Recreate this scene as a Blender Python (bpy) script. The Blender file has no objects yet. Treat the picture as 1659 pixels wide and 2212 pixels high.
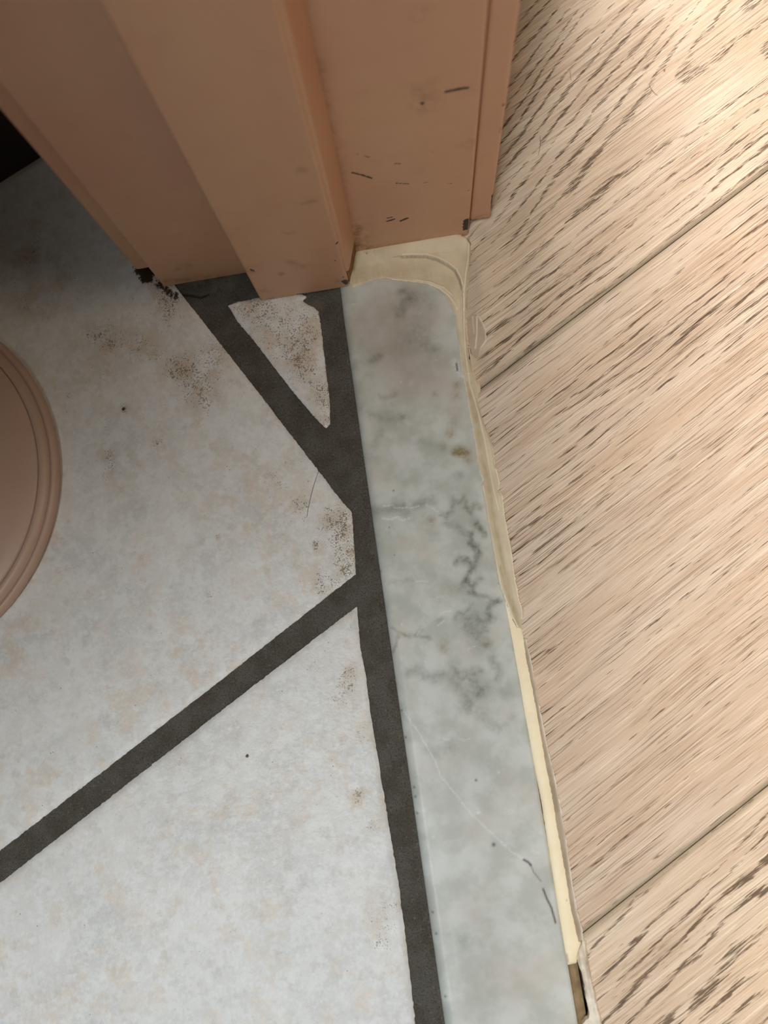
import bpy, math
import numpy as np
from mathutils import Matrix, Vector
S = bpy.context.scene
COL = S.collection

# ------------------------------------------------------------------ camera
F_PX, W_PX, H_PX, CAM_H = 1600.0, 1659, 2212, 320.0          # focal length in px, frame, camera height (mm)
RM = np.array([[0.98750857, 0.15098091, 0.04507319],
               [-0.14262952, 0.978113, -0.15149845],
               [-0.06696005, 0.14317725, 0.9874293]])         # camera axes -> world
cam = bpy.data.cameras.new('camera'); co = bpy.data.objects.new('camera', cam); COL.objects.link(co)
mw = Matrix([list(RM[0]) + [0], list(RM[1]) + [0], list(RM[2]) + [CAM_H / 1000], [0, 0, 0, 1]])
co.matrix_world = mw
cam.sensor_fit = 'HORIZONTAL'; cam.sensor_width = 36.0; cam.lens = F_PX / W_PX * 36.0
cam.clip_start = 0.01; cam.clip_end = 50
cam.dof.use_dof = True; cam.dof.focus_distance = 0.325; cam.dof.aperture_fstop = 8.0
S.camera = co

# ------------------------------------------------------------------ world, lights, exposure
wd = bpy.data.worlds.new('world'); S.world = wd; wd.use_nodes = True
wd.node_tree.nodes['Background'].inputs[0].default_value = (1.0, 0.86, 0.68, 1)
wd.node_tree.nodes['Background'].inputs[1].default_value = 0.12

def area(name, loc, target, size, power, color, sizey=None, spread=180):
    l = bpy.data.lights.new(name, 'AREA'); l.energy = power; l.color = color
    l.shape = 'RECTANGLE'; l.size = size; l.size_y = sizey or size; l.spread = math.radians(spread)
    o = bpy.data.objects.new(name, l); COL.objects.link(o); o.location = loc
    d = Vector(target) - Vector(loc); o.rotation_euler = d.to_track_quat('-Z', 'Y').to_euler()
    return o
area('ceiling_lamp', (-0.45, -0.85, 2.30), (-0.12, -0.1, 0), 0.40, 36, (0.92, 0.97, 1.0), 0.34)
area('window_light', (-1.30, -0.72, 1.60), (-0.15, -0.1, 0), 0.6, 21, (0.58, 0.80, 1.0), 0.8)
area('hall_lamp', (0.38, 2.20, 1.40), (0.14, 0.1, 0), 0.40, 110, (1.0, 0.89, 0.78), 0.8)
area('hall_fill_light', (1.5, -0.15, 1.9), (0.0, 0.1, 0), 0.5, 7.5, (1.0, 0.82, 0.62), 0.5)  # added warm fill, brightens the stop's right side and the right casing
S.view_settings.view_transform = 'Standard'; S.view_settings.look = 'None'
S.view_settings.gamma = 1.0; S.view_settings.use_curve_mapping = False
S.view_settings.exposure = 0.0

# ------------------------------------------------------------------ helpers
def at(px, py, z=0.0):                       # pixel of the photograph -> point (mm) on the plane at height z
    r = RM @ np.array([(px - W_PX / 2) / F_PX, -(py - H_PX / 2) / F_PX, -1.0])
    s = (z - CAM_H) / r[2]
    return np.array([r[0] * s, r[1] * s])
def on_y(px, py, y):                         # -> (x, z) on the vertical plane y
    r = RM @ np.array([(px - W_PX / 2) / F_PX, -(py - H_PX / 2) / F_PX, -1.0])
    s = y / r[1]
    return np.array([r[0] * s, CAM_H + r[2] * s])
def ats(pts, z=0.0): return np.array([at(p[0], p[1], z) for p in pts])
def crop(pts, x0, y0, k): return [(x0 + p[0] / k, y0 + p[1] / k) + tuple(p[2:]) for p in pts]

def hash2(ix, iy, seed):
    n = (ix.astype(np.int64) * 374761393 + iy.astype(np.int64) * 668265263 + seed * 974711) & 0x7fffffff
    n = ((n ^ (n >> 13)) * 1274126177) & 0x7fffffff
    return ((n ^ (n >> 16)) & 0xffff) / 65535.0
def vnoise(x, y, seed=0):
    ix = np.floor(x); iy = np.floor(y); fx = x - ix; fy = y - iy
    fx = fx * fx * (3 - 2 * fx); fy = fy * fy * (3 - 2 * fy)
    a = hash2(ix, iy, seed); b = hash2(ix + 1, iy, seed); c = hash2(ix, iy + 1, seed); d = hash2(ix + 1, iy + 1, seed)
    return (a + (b - a) * fx) * (1 - fy) + (c + (d - c) * fx) * fy
def fbm(x, y, seed=0, oct=4):
    t = 0.0; amp = 0.5
    for k in range(oct):
        t = t + amp * vnoise(x * 2 ** k, y * 2 ** k, seed + k * 17); amp *= 0.5
    return t
def sstep(a, b, x):
    t = np.clip((x - a) / (b - a), 0, 1); return t * t * (3 - 2 * t)

def poly_sdf(X, Y, poly):                    # signed distance (negative inside) and nearest boundary point
    P = np.asarray(poly, float); Q = np.roll(P, -1, 0)
    best = np.full(X.shape, 1e18); bx = X.copy(); by = Y.copy(); ins = np.zeros(X.shape, bool)
    for (ax, ay), (cx, cy) in zip(P, Q):
        ex, ey = cx - ax, cy - ay; L = ex * ex + ey * ey
        if L < 1e-12: continue
        t = np.clip(((X - ax) * ex + (Y - ay) * ey) / L, 0, 1)
        qx = ax + t * ex; qy = ay + t * ey; d = (X - qx) ** 2 + (Y - qy) ** 2
        m = d < best; best = np.where(m, d, best); bx = np.where(m, qx, bx); by = np.where(m, qy, by)
        if ay != cy:
            c = ((ay > Y) != (cy > Y)) & (X < ex * (Y - ay) / (cy - ay) + ax); ins ^= c
    d = np.sqrt(best)
    return np.where(ins, -d, d), bx, by
def line_dist(X, Y, pts):
    best = np.full(X.shape, 1e18)
    pts = np.asarray(pts, float)
    if len(pts) == 1: return np.hypot(X - pts[0, 0], Y - pts[0, 1])
    for (ax, ay), (cx, cy) in zip(pts[:-1], pts[1:]):
        ex, ey = cx - ax, cy - ay; L = ex * ex + ey * ey + 1e-12
        t = np.clip(((X - ax) * ex + (Y - ay) * ey) / L, 0, 1)
        best = np.minimum(best, (X - ax - t * ex) ** 2 + (Y - ay - t * ey) ** 2)
    return np.sqrt(best)
def strokes(X, Y, items):                    # items: (points mm, radius mm, strength)
    t = np.zeros(X.shape)
    for pts, w, s in items:
        d = line_dist(X, Y, pts); t = 1 - (1 - t) * (1 - s * np.exp(-(d / w) ** 2))
    return t

def set_parent(o, parent):
    if parent is not None:
        o.parent = parent
        if parent.type == 'EMPTY': o.matrix_parent_inverse = Matrix.Translation(-Vector(parent.location))
def mesh_obj(name, verts, faces, mat, parent=None, smooth=False, attrs=None):
    me = bpy.data.meshes.new(name); me.from_pydata(verts, [], faces)
    if mat: me.materials.append(mat)
    if smooth: me.polygons.foreach_set('use_smooth', [True] * len(me.polygons))
    if attrs:
        for k, v in attrs.items():
            if v.ndim == 2:
                a = me.attributes.new(k, 'FLOAT_VECTOR', 'POINT'); a.data.foreach_set('vector', v.astype(np.float32).ravel())
            else:
                a = me.attributes.new(k, 'FLOAT', 'POINT'); a.data.foreach_set('value', v.astype(np.float32))
    me.update()
    o = bpy.data.objects.new(name, me); COL.objects.link(o); set_parent(o, parent)
    return o
def tag(o, label=None, cat=None, group=None, kind=None):
    if label: o['label'] = label
    if cat: o['category'] = cat
    if group: o['group'] = group
    if kind: o['kind'] = kind
    return o
def empty(name, loc):
    o = bpy.data.objects.new(name, None); COL.objects.link(o); o.location = loc; o.empty_display_size = 0.02
    return o

def field(name, poly, h, zf, mat, parent=None, attrs=None, depth=None, jag=0.0, jagscale=1.0, tofn=None, seed=0):
    """A solid slab with the outline poly (mm), a top zf(X, Y, sdf) sampled every h mm, sides down to depth."""
    poly = np.asarray(poly, float)
    x0, y0 = poly.min(0) - h; x1, y1 = poly.max(0) + h
    nx = int((x1 - x0) / h) + 2; ny = int((y1 - y0) / h) + 2
    gx, gy = np.meshgrid(x0 + np.arange(nx) * h, y0 + np.arange(ny) * h)          # ny, nx
    sd, bx, by = poly_sdf(gx, gy, poly)
    inn = sd < 0.55 * h
    cell = inn[:-1, :-1] & inn[:-1, 1:] & inn[1:, :-1] & inn[1:, 1:]
    cp = np.pad(cell, 1); n4 = cp[:-1, :-1].astype(int) + cp[:-1, 1:] + cp[1:, :-1] + cp[1:, 1:]
    used = n4 > 0; edge = used & (n4 < 4)
    X = gx.copy(); Y = gy.copy()
    X[edge] = bx[edge]; Y[edge] = by[edge]; sd[edge] = 0
    if jag:
        j = jag * (fbm(gx / jagscale, gy / jagscale, seed + 5) - 0.47) * 2
        j2 = jag * (fbm(gx / jagscale + 31, gy / jagscale + 7, seed + 9) - 0.47) * 2
        near = np.exp(-np.abs(sd) / (2 * h)) * used
        X += j * near; Y += j2 * near
    idx = -np.ones(X.shape, int); k = np.flatnonzero(used.ravel()); idx.ravel()[k] = np.arange(len(k))
    xs = X.ravel()[k]; ys = Y.ravel()[k]; sv = np.minimum(sd.ravel()[k], 0)
    zs = zf(xs, ys, sv)
    jj, ii = np.nonzero(cell)
    quads = np.stack([idx[jj, ii], idx[jj, ii + 1], idx[jj + 1, ii + 1], idx[jj + 1, ii]], 1)
    V = np.stack([xs, ys, zs], 1); at_ = {n: f(xs, ys, sv) for n, f in (attrs or {}).items()}
    faces = quads.tolist()
    if depth is not None:
        # boundary edges of the cell grid, counter clockwise around the cells
        es = []
        c = cell
        up = np.pad(c, 1)
        for dj, di, a, b in ((-1, 0, (0, 0), (0, 1)), (1, 0, (1, 1), (1, 0)), (0, -1, (1, 0), (0, 0)), (0, 1, (0, 1), (1, 1))):
            nb = up[1 + dj:1 + dj + c.shape[0], 1 + di:1 + di + c.shape[1]]
            ej, ei = np.nonzero(c & ~nb)
            es.append(np.stack([idx[ej + a[0], ei + a[1]], idx[ej + b[0], ei + b[1]]], 1))
        es = np.concatenate(es); bv = np.unique(es); n0 = len(V)
        mp = {int(v): n0 + i for i, v in enumerate(bv)}
        low = V[bv].copy(); low[:, 2] = depth; V = np.concatenate([V, low])
        for n in at_: at_[n] = np.concatenate([at_[n], at_[n][bv]])
        faces += [[int(b), int(a), mp[int(a)], mp[int(b)]] for a, b in es]
    if tofn: V = tofn(V)
    o = mesh_obj(name, (V / 1000.0).tolist(), faces, mat, parent, True, at_)
    o.data.set_sharp_from_angle(angle=math.radians(50))
    return o

def prism(name, prof, z0, z1, mat, parent=None, bev=0.0, zseg=1):
    """Vertical prism with the plan outline prof (mm), counter clockwise; corners optionally rounded."""
    P = [np.array(p[:2], float) for p in prof]; R = [p[2] if len(p) > 2 else bev for p in prof]
    out = []
    n = len(P)
    for i in range(n):
        r = R[i]
        if r <= 0: out.append(P[i]); continue
        a = P[i - 1] - P[i]; b = P[(i + 1) % n] - P[i]; a /= np.linalg.norm(a); b /= np.linalg.norm(b)
        ang = math.acos(np.clip(a @ b, -1, 1)); t = r / math.tan(ang / 2)
        p0 = P[i] + a * t; p1 = P[i] + b * t; c = P[i] + (a + b) / np.linalg.norm(a + b) * r / math.sin(ang / 2)
        a0 = math.atan2(*(p0 - c)[::-1]); a1 = math.atan2(*(p1 - c)[::-1])
        da = (a1 - a0 + math.pi) % (2 * math.pi) - math.pi
        for k in range(6): out.append(c + r * np.array([math.cos(a0 + da * k / 5), math.sin(a0 + da * k / 5)]))
    m = len(out); zs = np.linspace(z0, z1, zseg + 1) if np.isscalar(zseg) else np.array(zseg)
    V = [(p[0] / 1000, p[1] / 1000, z / 1000) for z in zs for p in out]
    Fc = [[k * m + i, k * m + (i + 1) % m, (k + 1) * m + (i + 1) % m, (k + 1) * m + i] for k in range(len(zs) - 1) for i in range(m)]
    Fc += [list(range(m))[::-1], [(len(zs) - 1) * m + i for i in range(m)]]
    o = mesh_obj(name, V, Fc, mat, parent, True)
    o.data.set_sharp_from_angle(angle=math.radians(35))
    return o

def srgb(r, g, b):
    f = lambda c: (c / 255) / 12.92 if c / 255 <= 0.04045 else ((c / 255 + 0.055) / 1.055) ** 2.4
    return (f(r), f(g), f(b), 1)

class Mat:
    def __init__(s, name, rough=0.5, spec=0.5):
        s.m = bpy.data.materials.new(name); s.m.use_nodes = True; s.t = s.m.node_tree
        s.b = s.t.nodes['Principled BSDF']; s.b.inputs['Roughness'].default_value = rough
        s.b.inputs['Specular IOR Level'].default_value = spec
        tc = s.t.nodes.new('ShaderNodeTexCoord'); sc = s.t.nodes.new('ShaderNodeVectorMath'); sc.operation = 'SCALE'
        sc.inputs['Scale'].default_value = 1000.0
        s.t.links.new(tc.outputs['Object'], sc.inputs[0]); s.mm = sc.outputs[0]
    def L(s, a, sock):
        if isinstance(a, bpy.types.NodeSocket): s.t.links.new(a, sock)
        elif a is not None: sock.default_value = a
    def math(s, op, a, b=None, c=None, clamp=False):
        n = s.t.nodes.new('ShaderNodeMath'); n.operation = op; n.use_clamp = clamp
        s.L(a, n.inputs[0]); s.L(b, n.inputs[1])
        if c is not None: s.L(c, n.inputs[2])
        return n.outputs[0]
    def vec(s, x, y, z=0.0):
        n = s.t.nodes.new('ShaderNodeCombineXYZ'); s.L(x, n.inputs[0]); s.L(y, n.inputs[1]); s.L(z, n.inputs[2]); return n.outputs[0]
    def sep(s, v):
        n = s.t.nodes.new('ShaderNodeSeparateXYZ'); s.L(v, n.inputs[0]); return n.outputs
    def noise(s, size, vec=None, detail=4.0, rough=0.55, dist=0.0, off=None):
        v = s.mm if vec is None else vec
        if off is not None:
            a = s.t.nodes.new('ShaderNodeVectorMath'); a.operation = 'ADD'; s.L(v, a.inputs[0]); a.inputs[1].default_value = off; v = a.outputs[0]
        n = s.t.nodes.new('ShaderNodeTexNoise'); s.L(v, n.inputs['Vector']); n.inputs['Scale'].default_value = 1.0 / size
        n.inputs['Detail'].default_value = detail; n.inputs['Roughness'].default_value = rough; n.inputs['Distortion'].default_value = dist
        return n.outputs['Fac']
    def voro(s, size, vec=None, feature='F1'):
        n = s.t.nodes.new('ShaderNodeTexVoronoi'); n.feature = feature; s.L(s.mm if vec is None else vec, n.inputs['Vector'])
        n.inputs['Scale'].default_value = 1.0 / size; return n.outputs['Distance']
    def step(s, x, a, b):
        n = s.t.nodes.new('ShaderNodeMapRange'); n.interpolation_type = 'SMOOTHSTEP'
        s.L(x, n.inputs['Value']); n.inputs['From Min'].default_value = a; n.inputs['From Max'].default_value = b
        return n.outputs['Result']
    def mix(s, f, a, b, mode='MIX'):
        n = s.t.nodes.new('ShaderNodeMix'); n.data_type = 'RGBA'; n.blend_type = mode
        s.L(f, n.inputs[0]); s.L(a, n.inputs[6]); s.L(b, n.inputs[7]); return n.outputs[2]
    def attr(s, name, out='Fac'):
        n = s.t.nodes.new('ShaderNodeAttribute'); n.attribute_name = name; return n.outputs[out]
    def bump(s, hgt, dist_mm, strength=1.0, normal=None):
        n = s.t.nodes.new('ShaderNodeBump'); s.L(hgt, n.inputs['Height']); n.inputs['Distance'].default_value = dist_mm / 1000
        n.inputs['Strength'].default_value = strength; s.L(normal, n.inputs['Normal']); return n.outputs[0]
    def out(s, color=None, rough=None, normal=None):
        s.L(color, s.b.inputs['Base Color']); s.L(rough, s.b.inputs['Roughness']); s.L(normal, s.b.inputs['Normal']); return s.m

# ------------------------------------------------------------------ materials
def tile_mat():
    m = Mat('glazed_tile', 0.45, 0.42)
    big = m.noise(30, detail=5, rough=0.6); mid = m.noise(10, detail=7, rough=0.68, off=(40, 0, 3)); fine = m.noise(1.8, detail=4, rough=0.65, off=(7, 9, 0)); mot = m.noise(5.5, detail=7, rough=0.7, off=(70, 20, 3))
    c = m.mix(m.step(big, 0.40, 0.64), srgb(213, 211, 206), srgb(201, 200, 196))
    c = m.mix(m.math('MULTIPLY', m.step(mot, 0.44, 0.58), 0.5), c, srgb(226, 226, 223))
    blot = m.math('MULTIPLY', m.step(mid, 0.48, 0.60), m.step(m.noise(42, detail=3, off=(3, 80, 0)), 0.36, 0.62))
    c = m.mix(m.math('MULTIPLY', blot, 0.62), c, srgb(208, 192, 173))
    c = m.mix(m.math('MULTIPLY', m.step(m.noise(7, detail=6, rough=0.7, off=(9, 90, 1)), 0.54, 0.64), 0.4), c, srgb(188, 182, 172))
    c = m.mix(m.math('MULTIPLY', m.step(fine, 0.45, 0.7), 0.25), c, srgb(232, 233, 231))
    st = m.attr('stain')
    c = m.mix(m.math('MULTIPLY', m.math('MULTIPLY', st, m.step(mid, 0.34, 0.6)), 0.8), c, srgb(184, 165, 140))
    sp = m.noise(0.58, detail=2.0, rough=0.6, off=(0, 0, 5))
    thr = m.math('SUBTRACT', 0.78, m.math('MULTIPLY', m.math('POWER', st, 0.8), 0.31))
    thr = m.math('SUBTRACT', thr, m.math('MULTIPLY', m.math('SUBTRACT', m.noise(4.5, detail=3, off=(9, 1, 0)), 0.5), 0.40))
    spk = m.step(m.math('SUBTRACT', sp, thr), 0.0, 0.05)
    spk = m.math('MULTIPLY', spk, m.step(st, 0.03, 0.15))
    c = m.mix(m.math('MULTIPLY', spk, 0.78), c, srgb(96, 80, 60))
    # scattered single specks
    pin = m.math('MULTIPLY', m.step(m.math('MULTIPLY', m.voro(5.5), -1), -0.06, -0.035), m.step(m.noise(18, off=(5, 5, 5)), 0.45, 0.6))
    c = m.mix(m.math('MULTIPLY', pin, 0.7), c, srgb(96, 82, 64))
    dd = m.math('ADD', m.attr('dirt'), m.math('MULTIPLY', m.math('SUBTRACT', m.noise(1.4, detail=3), 0.5), 1.1))
    c = m.mix(m.math('MULTIPLY', m.step(dd, 0.35, 0.6), m.step(m.attr('dirt'), 0.04, 0.2)), c, srgb(52, 36, 22))
    g = m.math('ADD', m.math('MULTIPLY', m.noise(1.3, detail=3, rough=0.6, off=(1, 2, 3)), 0.6), m.math('MULTIPLY', m.noise(5.0, detail=2), 1.0))
    n = m.bump(g, 0.42, 0.7)
    n = m.bump(spk, 0.05, -0.5, n)
    r = m.math('ADD', m.math('MULTIPLY', m.noise(4), 0.22), 0.36)
    return m.out(c, r, n)

def grout_mat():
    m = Mat('dark_grout', 0.85, 0.25)
    a = m.noise(10, detail=4); f = m.noise(0.75, detail=3, rough=0.7); f2 = m.noise(1.2, detail=2, off=(4, 4, 4))
    c = m.mix(m.step(a, 0.35, 0.65), srgb(76, 71, 62), srgb(88, 84, 77))
    c = m.mix(m.math('MULTIPLY', m.step(f, 0.48, 0.66), 0.75), c, srgb(48, 43, 37))
    c = m.mix(m.math('MULTIPLY', m.step(f2, 0.60, 0.70), 0.5), c, srgb(112, 108, 100))
    c = m.mix(m.attr('crust'), c, srgb(104, 98, 84))
    c = m.mix(m.attr('crack'), c, srgb(24, 18, 12))
    n = m.bump(f, 0.4, 0.8)
    return m.out(c, None, n)

def marble_mat():
    m = Mat('carrara_marble', 0.4, 0.35)
    w1 = m.noise(6, detail=3, off=(3, 3, 3))
    cl = m.noise(13, detail=5, rough=0.55); cl2 = m.noise(22, detail=3, off=(50, 2, 0))
    c = m.mix(m.step(cl, 0.36, 0.64), srgb(196, 197, 189), srgb(174, 175, 165))
    c = m.mix(m.math('MULTIPLY', m.step(cl2, 0.50, 0.66), 0.5), c, srgb(191, 182, 172))
    wr = m.math('MULTIPLY', m.attr('warm'), m.math('ADD', m.math('MULTIPLY', w1, 0.9), 0.35))
    c = m.mix(wr, c, srgb(166, 150, 138))
    vn = m.noise(2.2, detail=4, rough=0.6)
    v = m.math('MULTIPLY', m.attr('vein'), m.math('ADD', m.math('MULTIPLY', vn, 1.6), 0.05), clamp=True)
    c = m.mix(v, c, srgb(110, 111, 99))
    s = m.math('MULTIPLY', m.attr('stain'), m.math('ADD', m.math('MULTIPLY', m.noise(1.6, detail=3), 1.6), 0.1), clamp=True)
    c = m.mix(s, c, srgb(128, 106, 62))
    k = m.noise(0.5, detail=2)
    c = m.mix(m.math('MULTIPLY', m.math('MULTIPLY', m.attr('white'), m.step(k, 0.30, 0.6)), 0.7), c, srgb(226, 226, 222))
    c = m.mix(m.attr('dark'), c, srgb(48, 40, 36))
    glint = m.math('MULTIPLY', m.step(m.math('MULTIPLY', m.voro(7.0), -1), -0.035, -0.015), 0.8)
    c = m.mix(glint, c, srgb(235, 235, 232))
    n = m.bump(m.math('ADD', m.noise(0.4, detail=2), m.math('MULTIPLY', m.attr('white'), -1.5)), 0.03, 0.3)
    return m.out(c, m.math('ADD', m.math('MULTIPLY', w1, 0.15), 0.34), n)

def wood_mat(name, seed, spacing, dens, light, plen, lines):
    m = Mat(name, 0.45, 0.25)
    g = m.attr('grain', 'Vector'); u, v, r = m.sep(g)
    o = seed * 13.7
    sc = lambda a, k: m.math('MULTIPLY', a, 1.0 / k)
    tone = m.noise(1, m.vec(sc(u, 90), sc(v, 9), o), detail=4)
    tone2 = m.noise(1, m.vec(sc(u, 140), sc(r, 30), o + 3), detail=2)
    fib = m.noise(1, m.vec(sc(u, 30), sc(v, 0.36), o), detail=2.5, rough=0.6)
    fib2 = m.noise(1, m.vec(sc(u, 70), sc(v, 1.3), o + 8), detail=3, rough=0.6)
    # growth-ring rows: pulses of r, wandering
    wob = m.noise(1, m.vec(sc(u, 80), sc(r, 18), o + 1), detail=3)
    ph = m.math('ADD', sc(r, spacing), m.math('MULTIPLY', wob, 2.6))
    saw = m.math('FRACT', ph)
    row = m.math('MULTIPLY', m.step(saw, 0.40, 0.62), m.math('SUBTRACT', 1.0, m.step(saw, 0.68, 0.90)))
    dash = m.noise(1, m.vec(sc(u, plen), sc(v, 0.33), o + 2), detail=2.0, rough=0.55)
    lng = m.noise(1, m.vec(sc(u, 34), sc(v, 0.36), o + 4), detail=2.0, rough=0.5)
    big = m.noise(1, m.vec(sc(u, 70), sc(r, 26), o + 6), detail=2)
    thr = m.math('SUBTRACT', m.math('SUBTRACT', 0.81 - dens, m.math('MULTIPLY', m.attr('pores'), 0.11)), m.math('MULTIPLY', row, 0.24))
    thr = m.math('SUBTRACT', thr, m.math('MULTIPLY', m.math('SUBTRACT', big, 0.5), 0.40))
    pore = m.step(m.math('SUBTRACT', dash, thr), 0.0, 0.07)
    hl = m.math('MULTIPLY', m.step(m.math('ADD', lng, m.math('MULTIPLY', m.math('SUBTRACT', big, 0.5), 0.25)), 0.60, 0.72), lines)
    c = m.mix(m.step(tone, 0.34, 0.66), srgb(*light), srgb(light[0] - 14, light[1] - 18, light[2] - 20))
    c = m.mix(m.math('MULTIPLY', m.step(tone2, 0.46, 0.66), 0.5), c, srgb(light[0] - 6, light[1] - 14, light[2] - 22))
    c = m.mix(m.math('MULTIPLY', m.step(fib, 0.50, 0.72), 0.38), c, srgb(176, 146, 120))
    c = m.mix(m.math('MULTIPLY', m.step(fib2, 0.54, 0.72), 0.38), c, srgb(170, 140, 114))
    c = m.mix(m.math('MULTIPLY', m.step(fib, 0.46, 0.32), 0.55), c, srgb(242, 226, 204))  # emboss highlights put into the colour as pale streaks along the fibres
    c = m.mix(m.math('MULTIPLY', hl, 0.55), c, srgb(128, 100, 76))
    c = m.mix(m.math('MULTIPLY', pore, 0.88), c, srgb(90, 69, 50))
    c = m.mix(m.attr('edge'), c, srgb(150, 135, 112))
    c = m.mix(m.math('MULTIPLY', m.attr('dust'), 0.8), c, srgb(176, 160, 138))
    h = m.math('SUBTRACT', m.math('MULTIPLY', fib, 0.62), m.math('ADD', m.math('MULTIPLY', pore, 0.9), m.math('MULTIPLY', hl, 0.7)))
    n = m.bump(h, 0.35, 0.9)
    return m.out(c, m.math('ADD', 0.40, m.math('MULTIPLY', fib, 0.2)), n)

def paint_mat():
    m = Mat('salmon_paint', 0.40, 0.45)
    a = m.noise(60, detail=3); b = m.noise(9, detail=4, off=(2, 2, 2))
    c = m.mix(m.step(a, 0.35, 0.65), srgb(195, 148, 118), srgb(198, 155, 122))
    c = m.mix(m.math('MULTIPLY', m.step(b, 0.5, 0.75), 0.18), c, srgb(178, 132, 97))
    sm = m.math('MULTIPLY', m.attr('smudge'), m.step(m.noise(3, detail=3), 0.3, 0.7))
    c = m.mix(sm, c, srgb(120, 78, 40))
    ch = m.math('ADD', m.attr('chip'), m.math('MULTIPLY', m.math('SUBTRACT', m.noise(0.8, detail=3), 0.5), 0.9))
    chm = m.step(m.math('MULTIPLY', ch, m.step(m.attr('chip'), 0.05, 0.2)), 0.42, 0.58)
    c = m.mix(chm, c, srgb(40, 27, 20))
    n = m.bump(m.noise(2.5, m.vec(m.sep(m.mm)[0], m.sep(m.mm)[1], m.math('MULTIPLY', m.sep(m.mm)[2], 0.12)), detail=3), 0.12, 0.5)
    n = m.bump(chm, 0.2, -0.6, n)
    return m.out(c, None, n)

def caulk_mat(name, c1, c2, c3):
    m = Mat(name, 0.55, 0.35)
    a = m.noise(12, detail=4); b = m.noise(3, detail=4, off=(1, 1, 1))
    c = m.mix(m.step(a, 0.38, 0.62), srgb(*c1), srgb(*c2))
    dt = m.math('MULTIPLY', m.attr('dirt'), m.math('ADD', m.math('MULTIPLY', b, 1.2), 0.2), clamp=True)
    c = m.mix(dt, c, srgb(*c3))
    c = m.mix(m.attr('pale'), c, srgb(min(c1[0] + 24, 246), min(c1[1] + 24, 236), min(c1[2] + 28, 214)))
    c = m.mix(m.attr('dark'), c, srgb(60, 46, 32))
    n = m.bump(m.noise(1.2, detail=3), 0.08, 0.5)
    return m.out(c, None, n)

def plain(name, col, col2, size=8, rough=0.6, spec=0.4, bump=0.1):
    m = Mat(name, rough, spec); a = m.noise(size, detail=4)
    return m.out(m.mix(m.step(a, 0.35, 0.65), srgb(*col), srgb(*col2)), None, m.bump(m.noise(1.5, detail=3), bump, 0.5))

TILE = tile_mat(); GROUT = grout_mat(); MARBLE = marble_mat(); PAINT = paint_mat()
WOOD1 = wood_mat('oak_plank_pale', 1, 5.6, 0.035, (216, 196, 174), 7.5, 0.75)
WOOD2 = wood_mat('oak_plank_striped', 2, 4.4, -0.035, (210, 189, 168), 11.0, 0.9)
WOOD3 = wood_mat('oak_plank_open_pored', 5, 7.5, 0.03, (216, 195, 171), 9.0, 0.6)
CAULK = caulk_mat('aged_sealant', (213, 197, 168), (202, 185, 157), (160, 140, 104))
CAULK2 = caulk_mat('clean_sealant', (243, 227, 193), (238, 220, 184), (196, 172, 132))
RESIDUE = caulk_mat('sealant_residue', (176, 154, 128), (158, 137, 112), (232, 220, 200))
FILM = caulk_mat('dry_sealant_film', (184, 162, 138), (176, 154, 130), (238, 226, 206))
SLAB = plain('screed', (70, 62, 52), (54, 48, 40), 12, 0.9)
OLD = plain('old_adhesive', (150, 128, 94), (122, 100, 70), 7, 0.75, 0.3, 0.3)
PLASTER = plain('wall_plaster', (206, 190, 168), (198, 180, 158), 60, 0.8)
DARKWOOD = plain('dark_brown_veneer', (40, 24, 16), (30, 18, 12), 40, 0.5)
PINK = plain('beige_plastic', (189, 160, 142), (183, 154, 136), 60, 0.42, 0.45, 0.04)
STAINED = plain('stained_bare_wood', (150, 100, 48), (104, 66, 30), 4, 0.6)
HAIR = plain('hair_brown', (66, 50, 38), (58, 44, 32), 3, 0.5)

# ------------------------------------------------------------------ setting: floor with tiles, grout and planks
def box(name, x0, x1, y0, y1, z0, z1, mat, parent=None):
    return prism(name, [(x0, y0), (x1, y0), (x1, y1), (x0, y1)], z0, z1, mat, parent)
floor = tag(box('floor', -1600, 1600, -1500, 1600, -60, -10, SLAB), 'floor of pale tiles on the left and oak planks on the right of the sill', 'floor', kind='structure')

gr_crust = [(ats(crop([(360, 420), (460, 400), (560, 450), (640, 420)], 300, 480, 3.318)), 4.5, 0.55),
            (ats([(690, 655), (672, 645)]), 2.5, 0.4)]
gr_crack = [(ats(crop([(600, 335), (690, 435), (760, 435), (890, 460), (960, 430)], 240, 540, 4.608)), 0.42, 1.0)]
def grout_z(X, Y, s):
    z = -1.5 + 0.18 * (fbm(X / 2, Y / 2, 3) - 0.5) + 0.1 * (fbm(X / 0.8, Y / 0.8, 8) - 0.5)
    z -= 0.9 * sstep(-24.5, -20.0, X) * sstep(160, 130, Y)
    z += 0.5 * strokes(X, Y, gr_crust) - 0.7 * strokes(X, Y, gr_crack)
    return z
field('grout', [(-225, -215), (-18, -215), (-18, 172), (-90, 172), (-125, 262), (-225, 262)], 0.55, grout_z, GROUT, floor,
      {'crust': lambda X, Y, s: strokes(X, Y, gr_crust) * (fbm(X / 3, Y / 3, 2) > 0.42), 'crack': lambda X, Y, s: strokes(X, Y, gr_crack)}, -9.5)

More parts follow.
